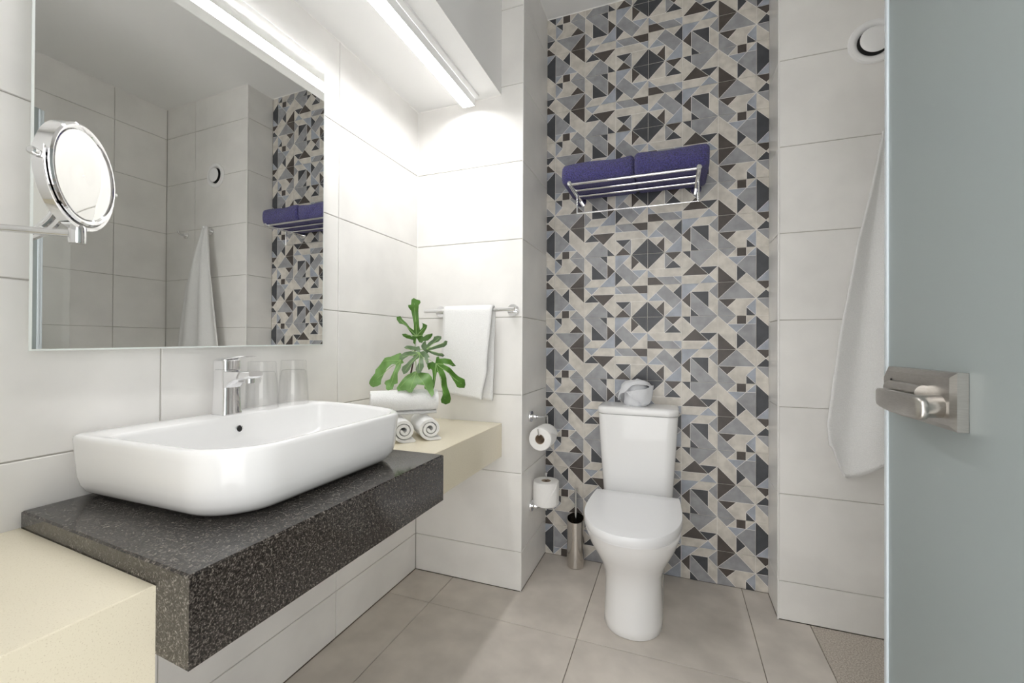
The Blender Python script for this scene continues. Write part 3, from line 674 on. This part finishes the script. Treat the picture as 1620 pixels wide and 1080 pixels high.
MB().lathe([(.0001, .02), (.028, .025), (.030, .06), (.026, .09), (.0001, .095)], bc, (0, 0, 1), 20).build('brush_head', 'plastic_white', tbz, smooth=50)

# ------------------------------------------------------------------ toilet paper on the pillar's side
def rosette(parent, y, z):
    MB().lathe([(.025, 0), (.0255, .002), (.0255, .008), (.024, .010), (.0001, .010)], (XC + .0005, y, z), (1, 0, 0), 30).build('rosette', 'chrome', parent, smooth=40)
    MB().lathe([(.0095, .009), (.0095, .030), (.0082, .032), (.0001, .032)], (XC + .0005, y, z), (1, 0, 0), 20).build('post', 'chrome', parent, smooth=40)
PX_ = .583
h1 = thing('paper_holder', (XC, 1.832, .726), 'chrome paper holder with open wire arm, upper one on the pillar side', 'paper holder', 'paper holders on the pillar')
rosette(h1, 1.832, .726)
MB().tube([(XC + .030, 1.832, .726), (PX_ - .012, 1.838, .726), (PX_ - .004, 1.846, .725), (PX_, 1.870, .7235), (PX_, 1.894, .722), (PX_, 1.900, .716), (PX_, 1.901, .664), (PX_, 1.899, .6585), (PX_, 1.894, .656), (PX_, 1.80, .656), (PX_, 1.774, .656), (PX_, 1.769, .659), (PX_ - .001, 1.767, .664), (PX_ - .004, 1.764, .686)], .0035, 10).build('wire', 'chrome', h1, smooth=60)
def roll_profile(ro, ri, L): return [(ri, 0), (ro - .003, 0), (ro, .003), (ro, L - .003), (ro - .003, L), (ri, L), (ri, 0)]
r1_ = thing('toilet_roll', (PX_, 1.833, .64), 'white toilet roll hanging on the upper paper holder', 'toilet roll', 'toilet rolls on the pillar')
rc_ = Vector((PX_, 1.783, .6375))
MB().lathe(roll_profile(.0505, .0215, .099), rc_, (0, 1, 0), 44).build('paper', 'tissue', r1_, smooth=40)
MB().lathe([(.0215, .0005), (.0215, .0985), (.0200, .0985), (.0200, .0005), (.0215, .0005)], rc_, (0, 1, 0), 32).build('cardboard_core', 'cardboard', r1_, smooth=40)
def tip_sheet(u, v):
    a = math.radians(lerp(100, 14 - 4 * 0, u)); yy = lerp(.0, .099, v); k = 1 - abs(2 * v - 1)
    a2 = math.radians(lerp(100, 30 - 26 * (v if v > .0 else 0), u)); r_ = .0512 + .004 * u
    return (PX_ + r_ * math.cos(a2), 1.783 + yy, .6375 + r_ * math.sin(a2))
solidify(grid_sheet(tip_sheet, 14, 8).build('loose_sheet', 'tissue', r1_, smooth=60), .0006)
h2 = thing('paper_holder', (XC, 1.847, .326), 'chrome spare paper holder with upright pin, lower one on the pillar side', 'paper holder', 'paper holders on the pillar')
rosette(h2, 1.847, .322)
PY2 = 1.885; PZ2 = .322
MB().tube([(XC + .030, 1.847, PZ2), (PX_ - .018, 1.852, PZ2), (PX_ - .008, 1.858, PZ2), (PX_, 1.868, PZ2), (PX_, PY2, PZ2)], .0038, 10).build('wire', 'chrome', h2, smooth=60)
MB().tube([(PX_, PY2, .296), (PX_, PY2, .455)], .0038, 10).build('pin', 'chrome', h2, smooth=60)
MB().lathe([(.0001, 0), (.0042, 0), (.0042, .008), (.0068, .012), (.0068, .015), (.0001, .0155)], (PX_, PY2, .452), (0, 0, 1), 18).build('pin_knob', 'chrome', h2, smooth=40)
r2_ = thing('toilet_roll', (PX_, PY2, .3265), 'white spare toilet roll standing upright on the lower paper holder', 'toilet roll', 'toilet rolls on the pillar')
c2 = (PX_, PY2, .3265)
MB().lathe(roll_profile(.0585, .0215, .104), c2, (0, 0, 1), 44).build('paper', 'tissue', r2_, smooth=40)
MB().lathe([(.0215, .0005), (.0215, .1035), (.0200, .1035), (.0200, .0005), (.0215, .0005)], c2, (0, 0, 1), 32).build('cardboard_core', 'cardboard', r2_, smooth=40)
def diag(u, v):
    a = math.radians(lerp(-98, -20, u)); z = lerp(.3265 + .104 * (u ** 1.1), .3268, v); a += math.radians(1.5) * math.sin(v * 3); r_ = .0592 + .0008 * (1 - v)
    return (PX_ + r_ * math.cos(a), PY2 + r_ * math.sin(a), z)
solidify(grid_sheet(diag, 18, 8).build('loose_sheet', 'tissue', r2_, smooth=60), .0012)

# ------------------------------------------------------------------ towel rack with two purple towels
rk = thing('towel_rack', (.955, YB, 1.742), 'chrome wall shelf of rods with a lower rail, on the patterned wall', 'towel rack')
RZ = 1.742
for x in (.700, 1.214):
    MB().lathe([(.023, 0), (.0235, .002), (.0235, .007), (.022, .009), (.0001, .009)], (x, YB - .0005, RZ), (0, -1, 0), 28).build('rosette', 'chrome', rk, smooth=40)
    MB().tube([(x, YB - .008, RZ), (x, 1.822, RZ)], .0095, 18).build('arm', 'chrome', rk, smooth=40)
    MB().lathe([(.0095, 0), (.0105, .001), (.0105, .005), (.009, .007), (.0001, .0075)], (x, 1.823, RZ), (0, -1, 0), 20).build('arm_cap', 'chrome', rk, smooth=40)
for y in (1.833, 1.912, 1.992): MB().tube([(.704, y, RZ), (1.210, y, RZ)], .0058, 14).build('shelf_rod', 'chrome', rk, smooth=40)
xl_, xr_, yl_ = .7045, 1.2175, 1.962
MB().tube([(xl_, yl_, RZ - .006), (xl_, yl_, 1.652), (xr_, yl_, 1.652), (xr_, yl_, RZ - .006)], .0056, 12).build('lower_rail', 'chrome', rk, smooth=40)
def purple(x0, x1, label, y0=1.818, top=.083):
    zb = RZ + .0062; D = 2.082 - y0
    # half outline of the fold: two layers, rounded at the front
    prof = []
    def arc(cy, cz, ry, rz_, a0, a1, n=9):
        for k in range(n + 1):
            a = math.radians(lerp(a0, a1, k / n)); prof.append((cy - ry * math.cos(a), cz + rz_ * math.sin(a)))
    h = top / 2
    arc(y0 + .024, zb + h, .024, h, -90, 90, 18)
    for k in range(11):
        a = math.radians(90 - 180 * k / 10); prof.append((2.066 + .016 * math.cos(a), zb + h + h * math.sin(a)))
    rings_ = []; cy_ = (y0 + 2.082) / 2; cz_ = zb + h
    M_ = 30
    for j in range(M_ + 1):
        s = j / M_; x = lerp(x0, x1, s); e = min(s, 1 - s) * (x1 - x0)
        k = 1.0 if e > .016 else math.sqrt(max(0.0, 1 - ((.016 - e) / .016) ** 2)) * .16 + .84
        sag = .003 * math.sin(s * 9 + x0 * 7)
        rings_.append([(x, cy_ + (yy - cy_) * (.5 + .5 * k) + .002 * math.sin(s * 14 + zz * 60), (cz_ + (zz - cz_) * k + (sag if zz > cz_ else 0))) for yy, zz in prof])
    o = MB().loft(rings_).build('folded_towel', 'terry_purple', smooth=60)
    return tag(o, label, 'towel', 'purple towels on the rack')
purple(.664, .9655, 'folded purple towel on the left half of the chrome rack')
purple(.9685, 1.252, 'folded purple towel on the right half of the chrome rack', top=.088)

# ------------------------------------------------------------------ hooks, hanging towel, vent
def hook(x, z, label):
    t = thing('robe_hook', (x, YR, z), label, 'hook', 'robe hooks on the vent wall')
    MB().lathe([(.021, 0), (.0215, .002), (.0215, .007), (.020, .009), (.0001, .009)], (x, YR - .0005, z), (0, -1, 0), 28).build('rosette', 'chrome', t, smooth=40)
    MB().tube([(x, YR - .008, z), (x, YR - .030, z), (x, YR - .042, z + .002), (x, YR - .050, z + .010), (x, YR - .054, z + .022)], [.008, .007, .006, .006, .0065], 12).build('peg', 'chrome', t, smooth=60)
hook(1.836, 1.782, 'chrome robe hook holding the hanging white towel')
hook(2.098, 1.778, 'empty chrome robe hook in the shower corner')
XL = [(0, 1.808), (.04, 1.800), (.18, 1.770), (.35, 1.728), (.65, 1.676), (.93, 1.641), (1.0, 1.648)]
XRT = [(0, 1.862), (.04, 1.872), (.18, 1.945), (.35, 2.015), (.65, 2.09), (1.0, 2.13)]
def hang(u, v):
    xl, xr = interp(XL, v), interp(XRT, v)
    x = lerp(xl, xr, u)
    zb = smooth_interp([(0, .690), (.115, .574), (.42, .660), (.7, .600), (1, .70)], u)
    z = lerp(1.802 + .006 * math.sin(u * math.pi), zb, v)
    pl = math.cos(u * 2 * math.pi * 2.5 + .6 + .5 * v) * lerp(.016, .022, v) * min(1, v * 5 + .35)
    bulge = .020 * math.sin(min(v * 2.2, 1) * math.pi / 2)
    y = YR - .046 - bulge - pl * .8 + .012 * abs(2 * u - 1) ** 3 * v
    return (x, y, z)
o = grid_sheet(hang, 60, 70).build('hanging_towel', 'terry_white', smooth=70); solidify(o, .007)
tag(o, 'long white bath towel hanging from a hook under the round vent', 'towel')
vt = thing('air_vent', (1.797, YR, 2.148), 'round white air vent high on the wall above the hanging towel', 'vent')
vc = (1.797, YR - .0005, 2.148)
MB().lathe([(.054, 0), (.078, 0), (.0795, .003), (.076, .011), (.066, .0135), (.057, .010), (.051, .003), (.050, .0008), (.054, 0)], vc, (0, -1, 0), 56).build('ring', 'plastic_white', vt, smooth=50)
MB().lathe([(.0001, .0012), (.050, .0012)], vc, (0, -1, 0), 40).build('throat', 'dark_gap', vt)
MB().lathe([(.0001, .0235), (.036, .0230), (.0455, .0205), (.0465, .0185), (.043, .016), (.0001, .0155)], vc, (0, -1, 0), 56).build('disc', 'plastic_white', vt, smooth=50)
MB().lathe([(.006, .001), (.006, .016)], vc, (0, -1, 0), 12).build('spindle', 'plastic_white', vt, smooth=50)

# ------------------------------------------------------------------ frosted glass door, open, and its lever lock
DX, DE, DT = 1.485, .968, .010
dr = bpy.data.objects.new('door_1', None); COL.objects.link(dr); dr.location = (DX, .07, 0); struct(dr); bpy.context.view_layer.update()
dr['label'] = 'open frosted glass door with a steel lever lock'
MB().prism(rrect(DX, DX + DT, .06, DE, (.0025,) * 4, 3), .008, 2.047).build('glass_leaf', 'frosted_glass', dr, smooth=40)
MB().prism(rrect(DX - .0008, DX + DT + .0008, DE + .0004, DE + .0100, (.002,) * 4, 3), .012, 2.043).build('edge_seal', 'door_edge', dr, smooth=40)
MB().prism(rrect(DX - .0030, DX + DT + .0030, DE - .0075, DE + .0003, (.0015,) * 4, 3), .012, 2.043).build('edge_clip', 'door_edge', dr, smooth=40)
def plate(xf, sgn, name):
    b = MB(); y0, y1, z0, z1 = .736, .941, .936, 1.014
    def ring(dx, d, c1, c2): return [(xf + sgn * dx, y0 + d, z0 + d), (xf + sgn * dx, y1 - d - c1, z0 + d), (xf + sgn * dx, y1 - d, z0 + d + c1), (xf + sgn * dx, y1 - d, z1 - d - c1), (xf + sgn * dx, y1 - d - c1, z1 - d), (xf + sgn * dx, y0 + d, z1 - d)]
    b.loft([ring(0, 0, .012, 0), ring(.012, 0, .012, 0), ring(.017, .007, .012, 0)])
    return b.build(name, 'brushed_steel', dr, smooth=25)
plate(DX - .0003, -1, 'lock_case'); plate(DX + DT + .0003, 1, 'lock_case')
def lever(xf, sgn):
    hz = .966
    nk = []
    for t in range(7):
        s = t / 6; dx = .034 * s; yc = lerp(.768, .757, s); hy = lerp(.019, .020, s)
        nk.append([(xf + sgn * dx, yc + a, hz + b_) for a, b_ in rrect(-hy, hy, -.0155, .0155, (.015,) * 4, 6)])
    MB().loft(nk).build('lever_neck', 'brushed_steel', dr, smooth=50)
    rr_ = []
    for y, dx, hh, tt in ((.7225, .033, .005, .003), (.7240, .0335, .0110, .0042), (.7285, .034, .0148, .005), (.738, .0345, .0164, .0052), (.77, .035, .0168, .0052), (.80, .0345, .0166, .0052), (.83, .033, .0160, .005), (.86, .0295, .0150, .0046), (.88, .026, .0138, .0042), (.889, .024, .0110, .0036), (.892, .0235, .005, .003)):
        rr_.append([(xf + sgn * (dx + a), y, hz + b_) for a, b_ in rrect(-tt, tt, -hh, hh, (min(tt, hh) * .8,) * 4, 4)])
    MB().loft(rr_).build('lever', 'brushed_steel', dr, smooth=50)
    MB().tube([(xf + sgn * .004, .795, hz + .015), (xf + sgn * .004, .895, hz + .015)], .0115, 20).build('cylinder', 'brushed_steel', dr, smooth=40)
    for y, z in ((.905, hz + .026), (.785, hz + .006)): MB().lathe([(.0001, .0008), (.0032, .0008)], (xf, y, z), (sgn, 0, 0), 14).build('screw_hole', 'dark_gap', dr)
lever(DX - .0173, -1); lever(DX + DT + .0173, 1)
for z in (.25, 1.80): MB().box(DX - .012, DX + DT + .012, .003, .115, z - .045, z + .045).build('hinge', 'brushed_steel', dr)

# ------------------------------------------------------------------ clear shower screen behind the door
ss = thing('shower_screen', (1.609, .56, 0), 'clear glass shower screen behind the frosted door', 'shower screen')
MB().prism(rrect(1.605, 1.613, .004, 1.116, (.001,) * 4, 2), .012, 1.98).build('pane', 'screen_glass', ss)
MB().box(1.603, 1.615, .002, 1.118, .0005, .012).build('bottom_rail', 'satin_chrome', ss)
